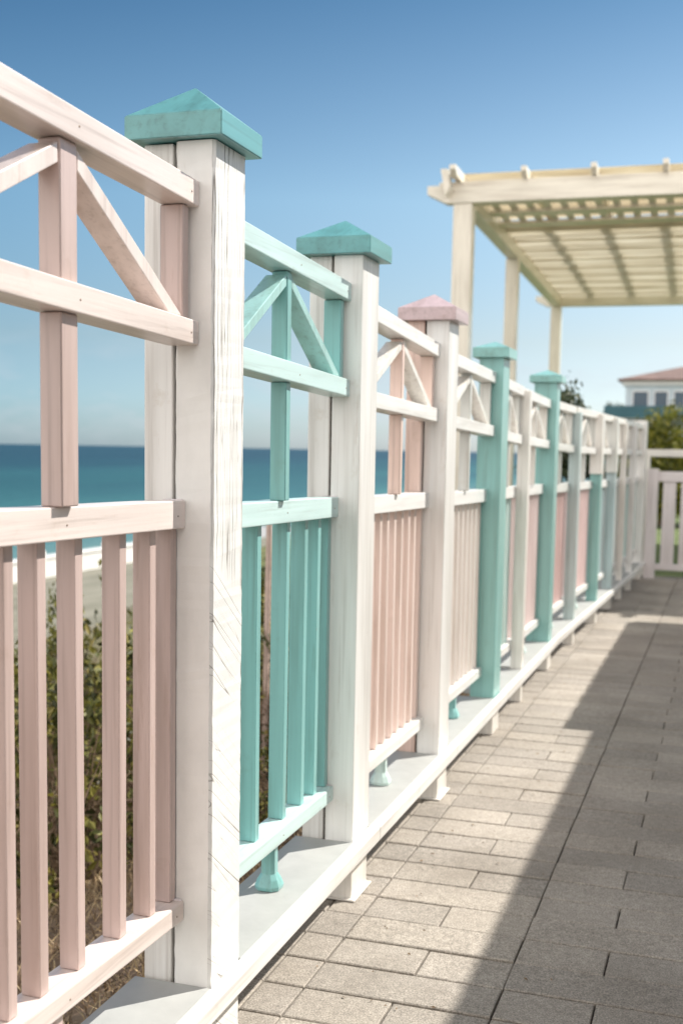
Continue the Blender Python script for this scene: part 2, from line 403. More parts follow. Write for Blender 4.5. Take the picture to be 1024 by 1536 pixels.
def fence_post(y, ztop, label, front, back=None, cap=None, zcap=None, wx=.20, wy=.20, ov=.042, split=.107, gap=.0125, matf=None, rough=False, upper=None):
    o = off(y + wy / 2); xf = XF + o
    base = (xf - wx / 2, y + wy / 2, 0)
    t = thing('fence_post', label, 'fence post', base, POST_GRP if cap else SLIM_GRP)
    mf = matf or P(front)
    if back:
        bm = rough_board(xf - split, xf, y, y + wy, 0, ztop, seed=int(y * 10)) if rough else bmesh.new(); zl = .1925
        if not rough: box(bm, xf - split, xf, y, y + wy, zl, ztop, .004, 2)
        obj('front_board', local(bm, base), mf, t)
        bm = bmesh.new(); box(bm, xf - wx, xf - split - gap, y + .012, y + wy - .004, 0, ztop, .004, 2)
        obj('back_board', local(bm, base), P(back) if isinstance(back, str) else back, t)
        bm = bmesh.new(); box(bm, xf - split - gap, xf - split, y + .03, y + wy - .02, 0, ztop - .002, 0)
        obj('gap_shade_core', local(bm, base), dark_core, t)
    else:
        bm = bmesh.new(); box(bm, xf - wx, xf, y, y + wy, .1925, ztop, .004, 2); obj('post_shaft', local(bm, base), mf, t)
    if cap:
        z0, z1, za = zcap; bm = bmesh.new()
        pyramid_cap(bm, xf - wx - ov, xf + ov, y - ov, y + wy + ov, z0, z1, za)
        obj('cap', local(bm, base), P(cap, 'y', bump=.2), t)
    if upper:
        bm = bmesh.new(); box(bm, xf - wx - .006, xf + .006, y - .05, y + wy + .004, 1.46, ztop + .03, .004, 2); obj('upper_shaft', local(bm, base), P(upper), t)
    if not rough:
        bm = bmesh.new(); box(bm, xf - min(wx, .115), xf - .002, y + .004, y + wy - .004, .002, .192, .004, 2)
        obj('leg', local(bm, base), P('cream'), t)
    if back and not rough:   # foot plate on the paving
        bm = bmesh.new(); box(bm, xf - .13, xf + .016, y - .014, y + wy + .006, .002, .009, .003)
        obj('base_plate', local(bm, base), P('cream'), t)
    return t

fence_post(1.38, 2.46, 'white double post at the near end of the fence, left of everything in view', 'white', 'white', 'teal_cap', (2.46, 2.522, 2.63))
fence_post(2.75, 2.405, 'nearest white double post with cracked paint on its walkway side and a teal pyramid cap', 'white', 'white', 'teal_cap', (2.408, 2.466, 2.562), ov=.032, matf=cracked, rough=True, wy=.2)
fence_post(4.0, 2.326, 'second white double post with teal cap, between the teal panel and the peach panel', 'white', 'white', 'teal_cap', (2.326, 2.384, 2.462), ov=.036)
fence_post(5.345, 2.245, 'white post with a peach back board and a dusty pink cap', 'white', 'peach', 'rose_cap', (2.245, 2.302, 2.376), ov=.036)
fence_post(6.72, 2.185, 'teal post with small teal cap, the nearer of the two all-teal capped posts', 'teal_post', None, 'teal_post', (2.185, 2.24, 2.283), wx=.14, wy=.2, ov=.034)
fence_post(7.70, 2.05, 'slim white uncapped post between the mint panel and the pale pink panel', 'cream', None, wx=.075, wy=.08)
fence_post(8.92, 2.175, 'teal post with small teal cap, the farther of the two all-teal capped posts', 'teal_post', None, 'teal_post', (2.175, 2.225, 2.272), wx=.17, wy=.18, ov=.034)
fence_post(10.22, 2.0, 'grey teal uncapped post between the dusty rose panel and the blush panel', 'grey_teal', None, wx=.09, wy=.12)
fence_post(11.62, 2.0, 'teal uncapped post with pale upper half, right of the blush panel', 'teal_post', None, wx=.10, wy=.13, upper='cream')
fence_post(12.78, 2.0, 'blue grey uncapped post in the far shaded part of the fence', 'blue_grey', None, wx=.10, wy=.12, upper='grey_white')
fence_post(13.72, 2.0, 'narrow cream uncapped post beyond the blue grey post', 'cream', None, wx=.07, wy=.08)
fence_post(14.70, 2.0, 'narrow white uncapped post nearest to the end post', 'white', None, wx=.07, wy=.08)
fence_post(16.12, 2.10, 'broad white end post of the fence where it meets the gate', 'white', None, wx=.21, wy=.20)

# ------------------------------------------------------------------ fence panels
PAN_GRP = 'panels of the pastel fence'
rust = simple('nail_rust', (.30, .22, .17), .7, .3, 80, .2)
def add_disc(bm, x, y, z, r_):
    a = [bm.verts.new((x + .0012, y + r_ * math.cos(k * .785), z + r_ * math.sin(k * .785))) for k in range(8)]
    b = [bm.verts.new((x - .002, y + r_ * 1.15 * math.cos(k * .785), z + r_ * 1.15 * math.sin(k * .785))) for k in range(8)]
    bm.faces.new(a)
    for k in range(8): bm.faces.new((a[k], b[k], b[(k + 1) % 8], a[(k + 1) % 8]))
def lerp(a, b, t): return a + (b - a) * t
def panel(y0, y1, label, zt, zr, zc, zb, rail, truss, king, brace, chair, picket, bottom, pitch, positions=None, foot='teal', pw=.034, pd=.046, full_stile=False, kingw=.038, wob=0.0, bh=.030, detail=False, kc=None):
    base = (XF - .1 + off((y0 + y1) / 2), y0, 0)
    t = thing('fence_section', label, 'fence panel', base, PAN_GRP)
    L = lambda bm: local(bm, base)
    D = XF - .04; Cx = XF - .075
    rnd = random.Random(int(y0 * 100))
    bm = bmesh.new(); bar(bm, y0 + .001, zt[0], y1 - .001, zt[1], .062, D, .085); obj('top_rail', L(bm), P(rail, 'y'), t)
    bm = bmesh.new(); bar(bm, y0 + .001, zr[0], y1 - .001, zr[1], .060, D, .085); obj('truss_rail', L(bm), P(truss, 'y'), t)
    bm = bmesh.new(); bar(bm, y0 + .001, zc[0], y1 - .001, zc[1], .071, Cx, .075); obj('chair_rail', L(bm), P(chair, 'y'), t)
    bm = bmesh.new(); bar(bm, y0 + .001, zb[0], y1 - .001, zb[1], .055, Cx, .085, .006); obj('bottom_rail', L(bm), P(bottom, 'y'), t)
    yc = (y0 + y1) / 2
    T = lambda y: lerp(zt[0], zt[1], (y - y0) / (y1 - y0)) - .062
    Rr = lambda y: lerp(zr[0], zr[1], (y - y0) / (y1 - y0))
    Cc = lambda y: lerp(zc[0], zc[1], (y - y0) / (y1 - y0))
    Bb = lambda y: lerp(zb[0], zb[1], (y - y0) / (y1 - y0))
    kx = D - .018
    yf = yc; yc = kc or yc
    # king post: one piece above the truss rail and one below it, both read as the same upright
    w = kingw / 2
    bm = bmesh.new(); o = off(yc)
    box(bm, kx - .052 + o, kx + o, yc - w, yc + w, Rr(yc) + .001, T(yc) - .001)
    box(bm, kx - .052 + o, kx + o, yc - w, yc + w, Cc(yc) + .001, Rr(yc) - .061)
    obj('king_post', L(bm), P(king), t)
    # end stiles inside the truss
    for ys in (y0 + .018, y1 - .018 - .034):
        bm = bmesh.new(); o = off(ys)
        box(bm, kx - .066 + o, kx - .003 + o, ys, ys + .034, Rr(ys) + .002, T(ys) - .002)
        obj('stile', L(bm), P(king), t)
    if full_stile:
        ys = y1 - .07; bm = bmesh.new(); box(bm, kx - .10, kx - .045, ys, ys + .034, Cc(ys) + .001, Rr(ys) - .062); obj('stile', L(bm), P(king), t)
    # braces of the inverted V
    for s in (-1, 1):
        ye = y0 + .056 if s < 0 else y1 - .056
        p = Vector((0, yc + s * (w + .004), T(yc) - .012)); q = Vector((0, ye, Rr(ye) + .006))
        d = (q - p).normalized(); nrm = Vector((0, -d.z, d.y)) * s
        h = bh
        a, b_ = p, q
        # cut square at rail level, plumb at the king post
        pts0 = [a, a - nrm * h * 0 + Vector((0, 0, -h / abs(d.y) if abs(d.y) > .3 else -h * 1.6))]
        k = h / abs(d.z)
        pts1 = [b_, b_ + Vector((0, -s * k, 0))]
        o1 = off(yc)
        X0, X1 = kx - .070 + o1, kx - .002 + o1
        A = [(X0, pts0[0].y, pts0[0].z), (X1, pts0[0].y, pts0[0].z), (X1, pts0[1].y, pts0[1].z), (X0, pts0[1].y, pts0[1].z)]
        B = [(X0, pts1[0].y, pts1[0].z), (X1, pts1[0].y, pts1[0].z), (X1, pts1[1].y, pts1[1].z), (X0, pts1[1].y, pts1[1].z)]
        bm = bmesh.new(); hexa(bm, A, B, .0025, 2); obj('brace', L(bm), P(brace), t)
    yc = yf
    # pickets
    if positions is None:
        n = max(2, int((y1 - y0) / pitch)); positions = [y1 - .035 - k * (y1 - y0 - .03) / n for k in range(n)]
    xp = XF - .1
    for ypk in positions:
        o = off(ypk); j = rnd.uniform(-.002, .002); j2 = rnd.uniform(-.002, .002) 
        bm = bmesh.new()
        zt_, zb_ = Cc(ypk) - .0715, Bb(ypk) + .001
        hexa(bm, [(xp - pd + o + j, ypk - pw / 2, zb_), (xp + o + j, ypk - pw / 2, zb_), (xp + o + j, ypk + pw / 2, zb_), (xp - pd + o + j, ypk + pw / 2, zb_)],
                 [(xp - pd + o + j2, ypk - pw / 2 + wob * j, zt_), (xp + o + j2, ypk - pw / 2 + wob * j, zt_), (xp + o + j2, ypk + pw / 2 + wob * j, zt_), (xp - pd + o + j2, ypk + pw / 2 + wob * j, zt_)], .003, 2)
        obj('picket', L(bm), P(picket), t)
    if detail:
        # angle brackets at the rail ends and nail heads in the rails
        for (zz, hh) in ((zc[1], .071), (zb[1], .055)):
            bm = bmesh.new(); box(bm, Cx - .060, Cx - .006, y1 - .012, y1 - .0015, zz - hh - .002, zz + .003, .002); obj('bracket', L(bm), P('lilac_white'), t)
        for za, zb2, hh, fx in ((zt[0], zt[1], .062, D), (zr[0], zr[1], .060, D), (zc[0], zc[1], .071, Cx), (zb[0], zb[1], .055, Cx)):
            for yy in (yc + .012, y1 - .045):
                zz = lerp(za, zb2, (yy - y0) / (y1 - y0)) - hh * .55; bm = bmesh.new()
                add_disc(bm, fx, yy, zz, .0022); obj('nail_head', L(bm), rust, t)
    # turned foot carrying the bottom rail on the ledge
    o = off(yc); bm = bmesh.new(); zb_ = Bb(yc) - .0555; cx, cy = Cx - .043 + o, yc
    prof = [(.040, 0), (.042, .012), (.034, .034), (.024, .052), (.023, zb_ - SH - .002 - .0)]
    rings = []
    for r_, z in prof:
        rings.append([bm.verts.new((cx + r_ * a, cy + r_ * b, SH + .002 + z)) for a, b in ((-1, -.55), (-.55, -1), (.55, -1), (1, -.55), (1, .55), (.55, 1), (-.55, 1), (-1, .55))])
    for r0, r1 in zip(rings, rings[1:]):
        for k in range(8): bm.faces.new((r0[k], r0[(k + 1) % 8], r1[(k + 1) % 8], r1[k]))
    bm.faces.new(rings[0][::-1]); bm.faces.new(rings[-1])
    obj('foot', L(bm), P(foot), t)
    return t

panel(1.58, 2.75, 'nearest panel, pale pink rails and pink pickets, cut by the left edge of the photo', (2.345, 2.305), (1.995, 1.964), (1.528, 1.514), (.485, .455),
      'pink_rail', 'pink_rail', 'pink', 'pink_rail', 'pink_rail', 'pink', 'pink_rail', .16,
      [1.66, 1.83, 1.998, 2.117, 2.269, 2.465, 2.621, 2.730], foot='pink', pw=.034, pd=.048, kingw=.066, bh=.036, detail=True)
panel(2.95, 4.0, 'bright teal panel with mint rails, between the two white posts with teal caps', (2.268, 2.228), (1.93, 1.895), (1.494, 1.482), (.436, .428),
      'mint_rail', 'mint_rail', 'teal', 'teal_mid', 'mint_rail', 'teal', 'mint_rail', .15,
      [2.99, 3.15, 3.315, 3.562, 3.734, 3.869, 3.981], foot='teal', pd=.052, detail=True, kc=3.437)
panel(4.2, 5.345, 'panel with white rails, peach king post and closely set pale peach pickets', (2.20, 2.140), (1.872, 1.845), (1.474, 1.460), (.412, .40),
      'white', 'white', 'peach', 'cream', 'white', 'pink_picket', 'white', .105, foot='pale_mint', full_stile=True, pd=.05)
panel(5.545, 6.72, 'panel with white rails and close greige pickets, left of the nearer all-teal post', (2.130, 2.102), (1.828, 1.800), (1.451, 1.438), (.412, .402),
      'white', 'white', 'grey_white', 'cream', 'white', 'greige', 'white', .115, foot='teal')
panel(6.92, 7.70, 'narrow panel with white rails and pale mint pickets, right of the nearer all-teal post', (2.098, 2.075), (1.785, 1.765), (1.436, 1.430), (.41, .405),
      'white', 'white', 'grey_white', 'cream', 'white', 'pale_mint', 'white', .10, foot='teal')
panel(7.78, 8.92, 'panel with white rails and pale pink pickets, left of the farther all-teal post', (2.07, 2.045), (1.765, 1.745), (1.428, 1.420), (.405, .40),
      'white', 'white', 'cream', 'cream', 'white', 'pale_pink', 'white', .11, foot='pale_mint')
panel(9.10, 10.22, 'dusty rose picket panel just right of the farther all-teal post', (2.055, 2.05), (1.735, 1.72), (1.41, 1.40), (.40, .40),
      'cream', 'grey_white', 'grey_white', 'cream', 'grey_white', 'dusty_rose', 'white', .10, foot='pale_mint')
panel(10.34, 11.62, 'blush pink picket panel between the grey teal post and the teal uncapped post', (2.05, 2.05), (1.715, 1.71), (1.40, 1.39), (.40, .40),
      'cream', 'white', 'grey_white', 'cream', 'white', 'blush', 'white', .10, foot='pale_mint')
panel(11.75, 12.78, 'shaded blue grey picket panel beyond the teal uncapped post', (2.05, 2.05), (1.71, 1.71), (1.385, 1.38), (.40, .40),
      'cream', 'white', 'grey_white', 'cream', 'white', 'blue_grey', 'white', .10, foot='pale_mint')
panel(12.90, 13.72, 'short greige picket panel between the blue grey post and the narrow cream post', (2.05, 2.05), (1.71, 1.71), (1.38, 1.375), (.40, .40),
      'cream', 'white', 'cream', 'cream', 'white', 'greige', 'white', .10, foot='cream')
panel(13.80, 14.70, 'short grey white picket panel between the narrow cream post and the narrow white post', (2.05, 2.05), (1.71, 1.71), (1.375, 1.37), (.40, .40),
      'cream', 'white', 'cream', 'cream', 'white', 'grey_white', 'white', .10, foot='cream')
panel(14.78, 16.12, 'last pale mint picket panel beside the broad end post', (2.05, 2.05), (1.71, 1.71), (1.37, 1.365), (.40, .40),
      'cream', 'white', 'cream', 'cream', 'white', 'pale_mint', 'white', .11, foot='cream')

# ------------------------------------------------------------------ ledge the fence stands on
def ledge():
    base = (XF, 1.3, 0)
    t = thing('fence_ledge', 'long white ledge with a front beam running under the whole fence above the paving', 'ledge', base)
    posts = [(1.38, .2, .2), (2.75, .2, .2), (4.0, .2, .2), (5.345, .2, .2), (6.72, .2, .14), (7.70, .08, .075), (8.92, .18, .17), (10.22, .12, .09), (11.62, .13, .10), (12.78, .12, .10), (13.72, .08, .07), (14.70, .08, .07), (16.12, .18, .17)]
    for n_, ((ya, wa, xa), (yb, wb, xb)) in enumerate(zip(posts, posts[1:])):
        bm = bmesh.new()
        y0, y1 = ya + wa + .001, yb - .001
        f0, f1 = XF + .004 + off(y0), XF + .004 + off(y1)
        z1 = SH; d = .225
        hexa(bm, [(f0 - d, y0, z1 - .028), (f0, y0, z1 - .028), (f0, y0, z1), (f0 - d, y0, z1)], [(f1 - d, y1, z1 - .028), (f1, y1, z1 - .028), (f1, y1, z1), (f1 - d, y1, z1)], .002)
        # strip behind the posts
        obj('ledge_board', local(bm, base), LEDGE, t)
        if n_ == 1: continue
        bm = bmesh.new(); q0, q1 = (ya if n_ == 0 else ya + wa), (posts[2][0] + posts[2][1] if n_ == 0 else yb + wb)
        b0, b1 = XF + .0485 + off(q0 + .03), XF + .0485 + off(q1 + .03)
        w = .043; zt = SH + .004; h = .054
        hexa(bm, [(b0 - w, q0 + .0015, zt - h), (b0, q0 + .0015, zt - h), (b0, q0 + .0015, zt), (b0 - w, q0 + .0015, zt)], [(b1 - w, q1 - .0015, zt - h), (b1, q1 - .0015, zt - h), (b1, q1 - .0015, zt), (b1 - w, q1 - .0015, zt)], .005, 2)
        obj('front_beam', local(bm, base), P('white', 'y'), t)
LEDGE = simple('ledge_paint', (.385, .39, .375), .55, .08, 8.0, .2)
ledge()

# ------------------------------------------------------------------ gate and rail at the end of the walkway
def gate():
    x0 = -1.045; y = 16.3; base = (x0, y, 0)
    t = thing('picket_gate', 'pale lilac white picket gate with broad boards closing the far end of the walkway', 'gate', base)
    M = P('lilac_white')
    def pt(name, *a, mat=None): bm = bmesh.new(); box(bm, *a); obj(name, local(bm, base), mat or M, t)
    pt('gate_post', x0 + .02, x0 + .16, y - .05, y + .09, 0.0, 1.47)
    w, g = .168, .064
    k = 0; x = x0 + .225
    while x < 3.2:
        pt('board', x, x + w, y + .02, y + .045, .20, 1.30); x += w + g; k += 1
    pt('top_rail', x0 + .161, 3.3, y, y + .065, 1.30, 1.435, mat=P('lilac_white', 'x'))
    pt('bottom_rail', x0 + .161, 3.3, y, y + .065, .115, .265 - .066, mat=P('lilac_white', 'x'))
    pt('gate_post', 3.302, 3.44, y - .05, y + .09, 0, 1.47)
gate()
def back_rail():
    y = 16.75; base = (-1.0, y, 0)
    t = thing('handrail', 'cream horizontal handrail behind the picket gate, in front of the yellow green bush', 'handrail', base)
    bm = bmesh.new(); box(bm, -1.12, 3.4, y, y + .07, 1.63, 1.73); obj('rail', local(bm, base), P('cream', 'x'), t)
    for x in (-1.12, 3.3): bm = bmesh.new(); box(bm, x, x + .09, y + .0, y + .07, -.15, 1.628); obj('post', local(bm, base), P('cream'), t)
back_rail()

# ------------------------------------------------------------------ pergola
def leafy_cream():
    m, nt, b = new_mat('ceiling_cream')
    n_ = nd(nt, 'ShaderNodeTexNoise', Scale=1.0, Detail=6.0); nt.links.new(mapped(nt, (1.2, 3, 3)), n_.inputs[0])
    c = ramp(nt, n_.outputs[0], [(.3, (.74, .69, .60)), (.55, (.82, .78, .70)), (.75, (.86, .83, .76))]).outputs[0]
    nt.links.new(c, b.inputs['Base Color']); b.inputs['Roughness'].default_value = .8
    tr = nt.nodes.new('ShaderNodeBsdfTranslucent'); nt.links.new(c, tr.inputs[0])
    ms = nt.nodes.new('ShaderNodeMixShader'); ms.inputs[0].default_value = .62
    nt.links.new(b.outputs[0], ms.inputs[1]); nt.links.new(tr.outputs[0], ms.inputs[2])
    nt.links.new(ms.outputs[0], [q for q in nt.nodes if q.type == 'OUTPUT_MATERIAL'][0].inputs[0])
    return m
def pergola():
    base = (-3.73, 16.1, 0); rz = .028
    t = thing('pergola', 'large cream wooden pergola with lattice roof rising behind the fence at the right', 'pergola', base, None, rz)
    def pt(name, x0, x1, y0, y1, z0, z1, mat, bev=.008):
        bm = bmesh.new(); box(bm, x0, x1, y0, y1, z0, z1, bev, 2); return obj(name, bm, mat, t)
    Zb = 5.0
    CEIL = leafy_cream(); mz, mx, my = P('sand_cream'), P('sand_cream', 'x'), P('sand_cream', 'y')
    W = 8.2; Dp = 11.75
    for x in (0, W - .27):
        for yy, s in ((0, .26), (4.7, .22), (11.5, .24)):
            pt('post', x, x + s, yy, yy + s, -1.6 if x == 0 else -.1, Zb - .002, mz)
    for x in (.02, W - .25): pt('side_beam', x, x + .20, .165, Dp - .165, Zb, Zb + .30, my)
    def scroll_beam(y0, y1):
        bm = bmesh.new(); pts = [(-.36, Zb + .24), (-.36, Zb + .13), (-.10, Zb), (W + .1, Zb), (W + .36, Zb + .13), (W + .36, Zb + .24)]
        a = [bm.verts.new((x, y0, z)) for x, z in pts]; b = [bm.verts.new((x, y1, z)) for x, z in pts]
        bm.faces.new(a); bm.faces.new(b[::-1])
        for i in range(6): j = (i + 1) % 6; bm.faces.new((a[j], a[i], b[i], b[j]))
        bmesh.ops.bevel(bm, geom=list(bm.edges), offset=.006, segments=1, affect='EDGES')
        obj('end_beam', bm, mx, t)
    scroll_beam(-.02, .16); scroll_beam(Dp - .16, Dp + .02)
    # top plate and the rafters whose ends stand proud over the front beam
    pt('top_plate', -.2, W + .2, .0, .14, Zb + .243, Zb + .285, mx)
    n = 10
    for k in range(n):
        x = .02 + k * .905
        bm = bmesh.new(); z0 = Zb + .288; 
        e = -.16 if k else -.42
        pts = [(e, z0 + .13), (e, z0 + .07), (e + .10, z0), (Dp + .1, z0), (Dp + .2, z0 + .07), (Dp + .2, z0 + .13)]
        w = .075 if k else .085
        a = [bm.verts.new((x, y, z)) for y, z in pts]; b = [bm.verts.new((x + w, y, z)) for y, z in pts]
        bm.faces.new(a); bm.faces.new(b[::-1])
        for i in range(6): j = (i + 1) % 6; bm.faces.new((a[j], a[i], b[i], b[j]))
        obj('rafter', bm, my, t)
    # curved bracket at the near left corner
    bm = bmesh.new(); arc = [(-.13, -.27, Zb + .40), (-.03, -.27, Zb + .40), (.0, -.27, Zb + .16), (-.06, -.27, Zb + .06)]
    # (profile in x-z, swept in y)
    a = [bm.verts.new(p) for p in arc]; b = [bm.verts.new((p[0] , p[1] + .24, p[2])) for p in arc]
    bm.faces.new(a); bm.faces.new(b[::-1])
    for i in range(4): j = (i + 1) % 4; bm.faces.new((a[j], a[i], b[i], b[j]))
    obj('corner_bracket', bm, mz, t)
    # lattice laths under the rafters: long ones one way, cross laths the other
    x = .30
    while x < W - .3:
        pt('lath', x, x + .105, .17, 2.70, Zb + .215, Zb + .24, my, 0); x += .245
    for y in (.74, 1.60, 2.46): pt('cross_lath', .23, W - .26, y, y + .30, Zb + .165, Zb + .212, mx, 0)
    y = 2.705; rb = random.Random(8); k = 0
    while y < Dp - .3:
        w = rb.uniform(.42, .62); w = min(w, Dp - .17 - y); z = Zb + (.20 if k % 2 else .228)
        pt('ceiling_board', .225, W - .255, y, min(y + w + .10, Dp - .165), z, z + .024, CEIL, 0); y += w; k += 1
    # closed reed-like roof slats behind the first open bays
    m, nt, b = new_mat('roof_slat_cream')
    n_ = nd(nt, 'ShaderNodeTexNoise', Scale=1.0, Detail=5.0); nt.links.new(mapped(nt, (1.5, 5, 5)), n_.inputs[0])
    c = ramp(nt, n_.outputs[0], [(.3, (.70, .63, .50)), (.7, (.85, .80, .68))]).outputs[0]
    nt.links.new(c, b.inputs['Base Color']); b.inputs['Roughness'].default_value = .8
    tr = nt.nodes.new('ShaderNodeBsdfTranslucent'); nt.links.new(c, tr.inputs[0])
    ms = nt.nodes.new('ShaderNodeMixShader'); ms.inputs[0].default_value = .62
    nt.links.new(b.outputs[0], ms.inputs[1]); nt.links.new(tr.outputs[0], ms.inputs[2])
    nt.links.new(ms.outputs[0], [q for q in nt.nodes if q.type == 'OUTPUT_MATERIAL'][0].inputs[0])
    bm = bmesh.new(); y = .25; rnd = random.Random(5)
    while y < 3.5:
        w = rnd.uniform(.10, .13); box(bm, .0, W, y, y + w, Zb + .424 + rnd.uniform(0, .01), Zb + .440, 0); y += w + rnd.uniform(.012, .022)
    obj('roof_slats', bm, m, t)
pergola()

# ------------------------------------------------------------------ building along the right of the walkway (outside the frame, throws the long shade)
def side_building():
    base = (3.0, 5, 0)
    t = thing('beach_house', 'cream boarded house beside the walkway whose eaves shade the paving', 'house', base)
    def pt(name, *a, mat, bev=.005): bm = bmesh.new(); box(bm, *a, bev); return obj(name, local(bm, base), mat, t)
    wall = P('cream', 'y'); roofm = simple('roof_felt', (.30, .20, .17), .9)
    pt('wall', 1.9, 7.0, -6.0, 14.0, 0, 2.92, mat=wall)
    ze = 3.0
    k = .68 / 1.02 * ze; ky = .73 / 1.02 * ze
    e1 = -.60 + k; e2 = -.775 + k
    pt('roof', e1, 7.3, -8.0, 7.17 + ky, ze, ze + .16, mat=P('white', 'y'))
    pt('roof', e2, 7.3, 7.173 + ky, 12.0 + ky, ze + .0, ze + .16, mat=P('white', 'y'))
    pt('door', 1.87, 1.897, 4.2, 5.2, .05, 2.1, mat=P('teal_post'))
    glass = simple('dark_window_glass', (.05, .07, .08), .1, .1, 1, 0)
    for y in (-2, 1.5, 7.0, 10.0):
        bm = bmesh.new(); box(bm, 1.86, 1.897, y, y + 1.3, .95, 2.15); f = obj('window', local(bm, base), P('white'), t)
        bm = bmesh.new(); box(bm, 1.852, 1.858, y + .08, y + 1.22, 1.03, 2.07, 0); obj('pane', local(bm, base), glass, f)
side_building()

# ------------------------------------------------------------------ far villa
def villa():
    base = (-1.5, 90, 0)
    t = thing('villa', 'white two storey villa with terracotta hip roof and teal balcony, far background', 'house', base)
    def pt(name, *a, mat, bev=.02, parent=None): bm = bmesh.new(); box(bm, *a, bev); return obj(name, local(bm, base), mat, parent or t)
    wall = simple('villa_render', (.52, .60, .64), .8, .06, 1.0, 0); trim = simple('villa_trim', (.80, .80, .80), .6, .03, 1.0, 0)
    teal = simple('villa_teal', (.035, .11, .14), .6, .1, 1, 0); glass = simple('villa_glass', (.05, .085, .12), .15, .1, 1, 0)
    y = 87.0; xl = -7.25; xr = 9.0
    pt('wall', xl, xr, y, y + 12, -.4, 6.55, mat=wall)
    # cornice
    pt('cornice', xl - .25, xr + .25, y - .25, y + 12.25, 6.55, 6.85, mat=trim)
    # hip roof
    bm = bmesh.new(); z0, zr_ = 6.85, 8.75; X0, X1, Y0, Y1 = xl - .55, xr + .55, y - .55, y + 12.55
    c = [bm.verts.new(p) for p in ((X0, Y0, z0), (X1, Y0, z0), (X1, Y1, z0), (X0, Y1, z0))]
    d = [bm.verts.new(p) for p in ((X0, Y0, z0 + .12), (X1, Y0, z0 + .12), (X1, Y1, z0 + .12), (X0, Y1, z0 + .12))]
    r = [bm.verts.new((X0 + 6.6, (Y0 + Y1) / 2, zr_)), bm.verts.new((X1 - 6.6, (Y0 + Y1) / 2, zr_))]
    bm.faces.new(c[::-1])
    for i in range(4): j = (i + 1) % 4; bm.faces.new((c[i], c[j], d[j], d[i]))
    bm.faces.new((d[0], d[1], r[1], r[0])); bm.faces.new((d[1], d[2], r[1])); bm.faces.new((d[2], d[3], r[0], r[1])); bm.faces.new((d[3], d[0], r[0]))
    obj('roof', local(bm, base), simple('terracotta', (.17, .11, .095), .85, .25, 1.2, .3), t)
    # upper windows between pilasters
    x = xl + .55
    widths = [1.0, .85, .7, .95, 1.3, .9, 1.1, 1.0, 1.0, 1.0, 1.0]
    for w in widths:
        if x + w > xr - .3: break
        f = pt('window', x - .09, x + w + .09, y - .10, y - .002, 4.25, 6.2, mat=trim)
        pt('pane', x, x + w, y - .13, y - .102, 4.3, 6.1, mat=glass, parent=f, bev=0)
        x += w + .48
    # balcony
    pt('balcony', xl - 1.3, xr + .6, y - 1.7, y - .004, 4.15, 4.35, mat=trim)
    pt('parapet', xl - 1.3, xr + .6, y - 1.8, y - 1.705, 4.2, 5.05, mat=teal)
    x = xl + .6
    for w in (1.1, 1.2, 1.2, 1.6, 1.2, 1.2, 1.4):
        if x + w > xr - .3: break
        f = pt('window', x - .09, x + w + .09, y - .10, y - .002, 1.2, 3.95, mat=trim)
        pt('pane', x, x + w, y - .13, y - .102, 1.3, 3.85, mat=glass, parent=f, bev=0)
        x += w + .6
    for x in (xl - .9, xl + 2.1, xl + 5.2, xl + 8.4, xl + 12.):
        pt('column', x, x + .25, y - 1.6, y - 1.35, -.3, 4.148, mat=trim)
    pt('terrace_wall', xl + 1.2, xr, y - 3.0, y - 2.8, -.3, 3.25, mat=wall)
villa()

# ------------------------------------------------------------------ vegetation
LEAF = leaf_mat('scrub_leaf', [(0, (.035, .040, .012)), (.35, (.075, .085, .018)), (.62, (.15, .155, .03)), (.85, (.26, .24, .05)), (1, (.38, .32, .12))])
LEAF_DK = leaf_mat('dark_leaf', [(0, (.02, .035, .015)), (.5, (.05, .075, .03)), (.85, (.09, .115, .05)), (1, (.20, .19, .10))])
LEAF_YL = leaf_mat('yellow_green_leaf', [(0, (.06, .08, .012)), (.4, (.15, .17, .02)), (.8, (.27, .27, .03)), (1, (.38, .34, .05))])
TWIG = simple('twig_bark', (.21, .145, .095), .95, .4, 20)
DRY = leaf_mat('dry_straw', [(0, (.13, .08, .045)), (.4, (.29, .20, .11)), (.8, (.46, .34, .19)), (1, (.60, .48, .30))], .1)

